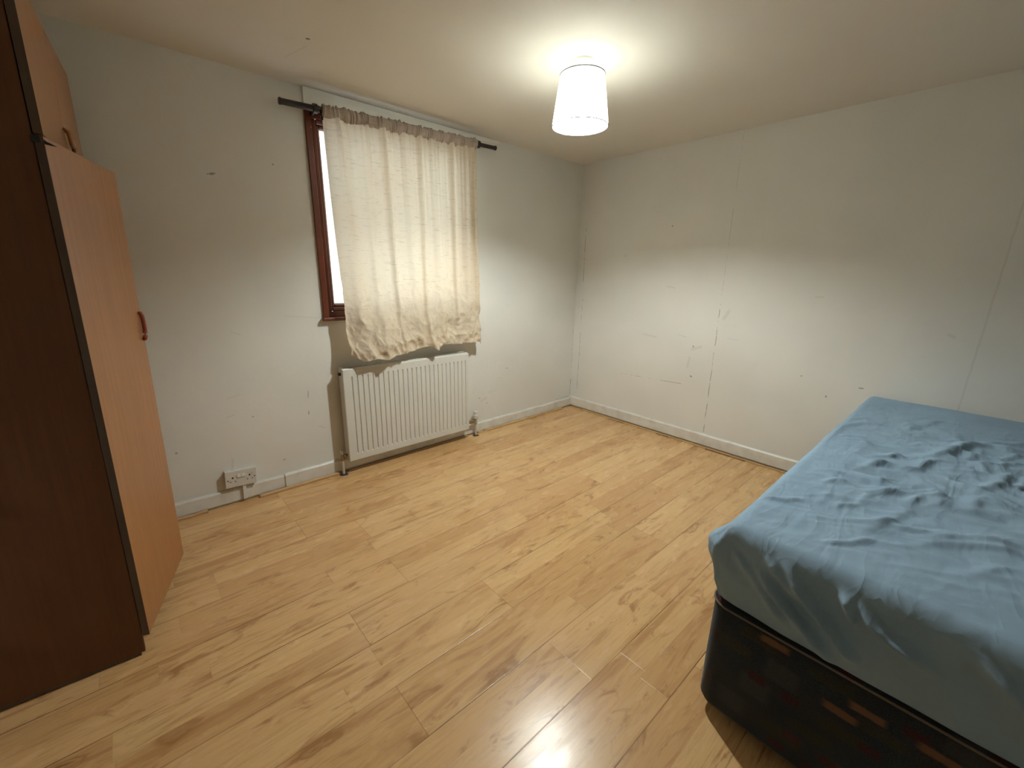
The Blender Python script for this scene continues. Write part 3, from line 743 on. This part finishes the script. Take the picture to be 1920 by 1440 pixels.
top_str = [  # (polyline, height, width)
 ([(-1.086, -2.669), (-1.023, -2.714), (-0.953, -2.748), (-0.792, -2.798), (-0.725, -2.853), (-0.72, -2.909), (-0.66, -2.967)], .030, .024),
 ([(-1.276, -2.379), (-1.27, -2.484), (-1.301, -2.551), (-1.271, -2.605), (-1.268, -2.65), (-1.244, -2.684), (-1.163, -2.695), (-1.091, -2.719), (-1.071, -2.75)], .020, .016),
 ([(-1.527, -2.433), (-1.503, -2.481), (-1.496, -2.526), (-1.503, -2.564), (-1.479, -2.597)], .012, .016),
 ([(-1.517, -2.606), (-1.434, -2.616), (-1.374, -2.647)], .013, .013),
 ([(-1.016, -2.833), (-1.057, -2.84), (-1.097, -2.847)], .014, .014),
 ([(-1.276, -2.844), (-1.171, -2.886), (-1.02, -2.912)], .022, .018),
 ([(-1.611, -2.562), (-1.572, -2.627), (-1.486, -2.667), (-1.366, -2.722)], .010, .018),
 ([(-1.217, -2.374), (-0.854, -2.386), (-0.735, -2.437), (-0.68, -2.529)], .012, .020),
 ([(-0.808, -2.377), (-0.692, -2.398), (-0.588, -2.445)], .008, .014),
 ([(-0.631, -2.614), (-0.498, -2.654), (-0.382, -2.689)], .012, .022),
 ([(-1.081, -2.411), (-1.036, -2.487), (-1.092, -2.514)], .010, .018),
 ([(-0.711, -2.811), (-0.638, -2.872), (-0.591, -2.929), (-0.494, -2.972)], .020, .024),
 ([(-1.874, -2.626), (-1.756, -2.668), (-1.633, -2.698), (-1.628, -2.713)], .012, .018),
 ([(-1.782, -2.751), (-1.714, -2.802), (-1.664, -2.875), (-1.635, -2.936)], .010, .016),
 ([(-1.874, -2.71), (-1.784, -2.78), (-1.726, -2.852), (-1.677, -2.921)], .010, .016),
 ([(-1.934, -2.481), (-1.873, -2.532), (-1.859, -2.562), (-1.822, -2.602)], .005, .012),
 ([(-1.525, -2.731), (-1.434, -2.755), (-1.552, -2.748)], .012, .018),
 ([(-1.484, -2.825), (-1.379, -2.834), (-1.327, -2.857)], .014, .020),
 ([(-1.193, -2.595), (-1.136, -2.612), (-1.168, -2.631)], .012, .016),
 ([(-1.048, -2.806), (-0.968, -2.873), (-0.845, -2.961)], .012, .014),
 ([(-1.274, -2.775), (-1.29, -2.798), (-1.276, -2.844)], .010, .014),
 ([(-0.667, -2.585), (-0.572, -2.594), (-0.704, -2.598)], .012, .018),
 ([(-1.74, -2.698), (-1.693, -2.747), (-1.684, -2.771)], .010, .018),
 ([(-1.59, -2.42), (-1.562, -2.47), (-1.583, -2.527)], .008, .014),
 ([(-1.806, -2.503), (-1.735, -2.512), (-1.656, -2.513)], .006, .008)]
end_str = [
 ([(-2.448, 0.593), (-2.511, 0.54), (-2.57, 0.496), (-2.609, 0.463), (-2.653, 0.415)], .014, .013),
 ([(-2.515, 0.631), (-2.553, 0.594), (-2.589, 0.557), (-2.635, 0.516), (-2.675, 0.48), (-2.7, 0.455)], .016, .013),
 ([(-2.476, 0.626), (-2.531, 0.58), (-2.57, 0.551)], .010, .012),
 ([(-2.647, 0.622), (-2.661, 0.593), (-2.682, 0.558)], .016, .010),
 ([(-2.671, 0.616), (-2.706, 0.582), (-2.736, 0.567), (-2.764, 0.558), (-2.818, 0.536)], .014, .013),
 ([(-2.395, 0.598), (-2.454, 0.554), (-2.501, 0.504), (-2.549, 0.452)], .009, .014),
 ([(-2.86, .62), (-2.93, .57), (-3.0, .52), (-3.06, .45)], .012, .014)]
def seg_h(px, py, strokes):
    h_ = 0.0
    for pl, hh_, ww in strokes:
        R_ = ww * 4
        if px < min(p[0] for p in pl) - R_ or px > max(p[0] for p in pl) + R_ or py < min(p[1] for p in pl) - R_ or py > max(p[1] for p in pl) + R_: continue
        best = 9; bt = 0; n = len(pl) - 1; sg = 1
        for k in range(n):
            ax_, ay = pl[k]; bx, by = pl[k + 1]; dx, dy = bx - ax_, by - ay
            L2 = dx * dx + dy * dy; t = ((px - ax_) * dx + (py - ay) * dy) / L2; tc = min(1, max(0, t))
            ex, ey = px - ax_ - tc * dx, py - ay - tc * dy; d_ = math.hypot(ex, ey)
            if d_ < best: best = d_; bt = (k + tc) / n; sg = dx * ey - dy * ex
        if best < R_:
            wloc = ww * (.6 if sg < 0 else 1.4)
            h_ += hh_ * min(1, min(bt, 1 - bt) * 4 + .15) * math.exp(-(best / wloc) ** 2)
    return h_
top_str = [(pl, h_ * .75, w_ * .9) for pl, h_, w_ in top_str]
rs_ = random.Random(21)
for k in range(85):
    cx = rs_.gauss(-1.30, .38); cy = rs_.gauss(-2.82, .28)
    if not (-2.0 < cx < -.2 and -3.6 < cy < -2.40): continue
    a_ = math.radians(rs_.gauss(-50, 26)); ln = rs_.uniform(.06, .22); bend = rs_.uniform(-.25, .25)
    dx, dy = math.cos(a_), math.sin(a_)
    pl = [(cx - dx * ln / 2, cy - dy * ln / 2), (cx - dy * ln * bend * .5, cy + dx * ln * bend * .5), (cx + dx * ln / 2, cy + dy * ln / 2)]
    top_str.append((pl, rs_.uniform(.005, .014), rs_.uniform(.007, .012)))
for k in range(22):        # fine tension lines behind the near end
    cx = rs_.uniform(-1.98, -1.65); cy = rs_.uniform(-3.1, -2.42); ln = rs_.uniform(.10, .25); a_ = math.radians(rs_.gauss(-58, 8))
    dx, dy = math.cos(a_), math.sin(a_)
    top_str.append(([(cx - dx * ln / 2, cy - dy * ln / 2), (cx, cy), (cx + dx * ln / 2, cy + dy * ln / 2)], rs_.uniform(.0015, .0035), .007))
end_str = [(pl, h_ * 2.6, w_ * .85) for pl, h_, w_ in end_str]
NI, NJ, NB = 290, 210, 36
RR = .040
def prof(k):
    """ring k (0 = bottom hem, NB = where the flat top starts) -> outward offset, height, side weight"""
    t = 1 - k / NB                  # 0 at top start, 1 at hem
    L = RR * PI / 2 + .208 + .006; s_ = t * L; r = RR
    if s_ < r * PI / 2:
        a_ = s_ / r; return r * math.sin(a_), -(r - r * math.cos(a_)), math.sin(a_) ** 2
    s_ -= r * PI / 2
    if s_ < .208: return r - .006 * (s_ / .208) ** 2, -r - s_ * .965, 1.0
    s_ -= .208
    return r - .006 - s_ * .3, -r - .2007 - s_ * .2, .5
ZTOP = .655
IX0, IX1, IY0, IY1 = MX0 + RR, MX1 - RR, MY0 - RR, MY1 + RR
def top_noise(x, y):
    v = 0
    # fine stretched wrinkles fanning from the near end
    v += .0045 * (1 - abs(noise.noise(Vector((x * 5.0 + y * 2.0, y * 2.6 - x * 1.0, 1)))) * 3) * 1.0
    v += .0022 * (1 - abs(noise.noise(Vector((x * 17 + y * 6, y * 7, 5)))) * 3)
    v += .010 * noise.noise(Vector((x * 3, y * 3, 9)))
    cen = math.exp(-(((x + 1.15) / .62) ** 2 + ((y + 2.85) / .42) ** 2))
    v += cen * .0085 * (1 - abs(noise.noise(Vector((x * 9 + 3, y * 8, 2)))) * 3)
    return v
def sheet_pt(i, j):
    k = min(i, NI - i, j, NJ - j)
    if k >= NB:
        x = IX0 + (IX1 - IX0) * (i - NB) / (NI - 2 * NB); y = IY0 + (IY1 - IY0) * (j - NB) / (NJ - 2 * NB)
        off, dz, side_w, nx, ny = 0, 0, 0, 0, 0
    else:
        off, dz, side_w = prof(k)
        ci = min(max(i, NB), NI - NB); cj = min(max(j, NB), NJ - NB)
        if NB <= i <= NI - NB or NB <= j <= NJ - NB:
            cx = IX0 + (IX1 - IX0) * (ci - NB) / (NI - 2 * NB); cy = IY0 + (IY1 - IY0) * (cj - NB) / (NJ - 2 * NB)
            if NB <= i <= NI - NB: nx, ny = 0, (1 if j < NB else -1)
            else: nx, ny = (-1 if i < NB else 1), 0
        else:
            cx = IX0 if i < NB else IX1; cy = IY0 if j < NB else IY1
            ii = i if i < NB else NI - i; jj = j if j < NB else NJ - j
            # walk from the x side (ii=k, jj=NB) to the y side (ii=NB, jj=k)
            tot = 2 * (NB - k); st_ = (NB - jj) if ii == k else (NB - k) + (ii - k)
            a_ = PI / 2 * st_ / tot
            nx, ny = math.cos(a_) * (-1 if i < NB else 1), math.sin(a_) * (1 if j < NB else -1)
        x, y = cx + nx * off, cy + ny * off
    z = ZTOP + dz
    tw = 1 - side_w
    edge_d = min(x - MX0, MX1 - x, MY0 - y, y - MY1)
    # soft crown and sag
    z += .004 * tw
    if tw > 0: 
        z += tw * (top_noise(x, y) * min(1, .25 + edge_d * 5) + seg_h(x, y, top_str))
    disp = 0
    if side_w > .05 and nx < -.3:
        disp += side_w * seg_h(y, z, end_str)
        disp += side_w * .004 * (1 - abs(noise.noise(Vector((y * 6 - z * 7, z * 3 + y * 2, 4)))) * 3)
        # scalloped hem pulled up near the corner
        if y > -2.42: z += max(0, .10 - (y + 2.42) * 0) * 0
    if side_w > .05 and abs(ny) > .3:
        disp += side_w * .006 * noise.noise(Vector((x * 7, z * 6, 8)))
    if nx < -.02 or ny > .02:
        # slack cloth bagging out just round the near corner
        dx_, dz_ = x - (MX0 + .055), z - .585
        if ny > 0: disp += .040 * math.exp(-(dx_ / .075) ** 2 - (max(0, dz_) / .028) ** 2 - (min(0, dz_) / .075) ** 2) * ny
        hemf = max(0, (.48 - z) / .07)
        cor = math.exp(-(math.hypot(x - MX0, y - MY0) / .14) ** 2)
        z += .006 * hemf * cor; disp -= .010 * min(1, hemf) * cor
    if i in (0, NI) or j in (0, NJ): disp += 0
    # crease running down the corner
    if nx < -.1 and ny > .1: disp += .006 * side_w * math.exp(-((math.atan2(ny, -nx) - .75) / .16) ** 2)
    return Vector((min(x + nx * disp, -.005), y + ny * disp, z))
b = bmesh.new(); grid = [[b.verts.new(sheet_pt(i, j)) for i in range(NI + 1)] for j in range(NJ + 1)]
for j in range(NJ):
    for i in range(NI): b.faces.new((grid[j][i], grid[j][i + 1], grid[j + 1][i + 1], grid[j + 1][i]))
bmesh.ops.remove_doubles(b, verts=b.verts, dist=1e-5)
sh = wl(obj('fitted_sheet', b, mat_sheet, mt, True))
sd = sh.modifiers.new('sub', 'SUBSURF'); sd.levels = 1; sd.render_levels = 1
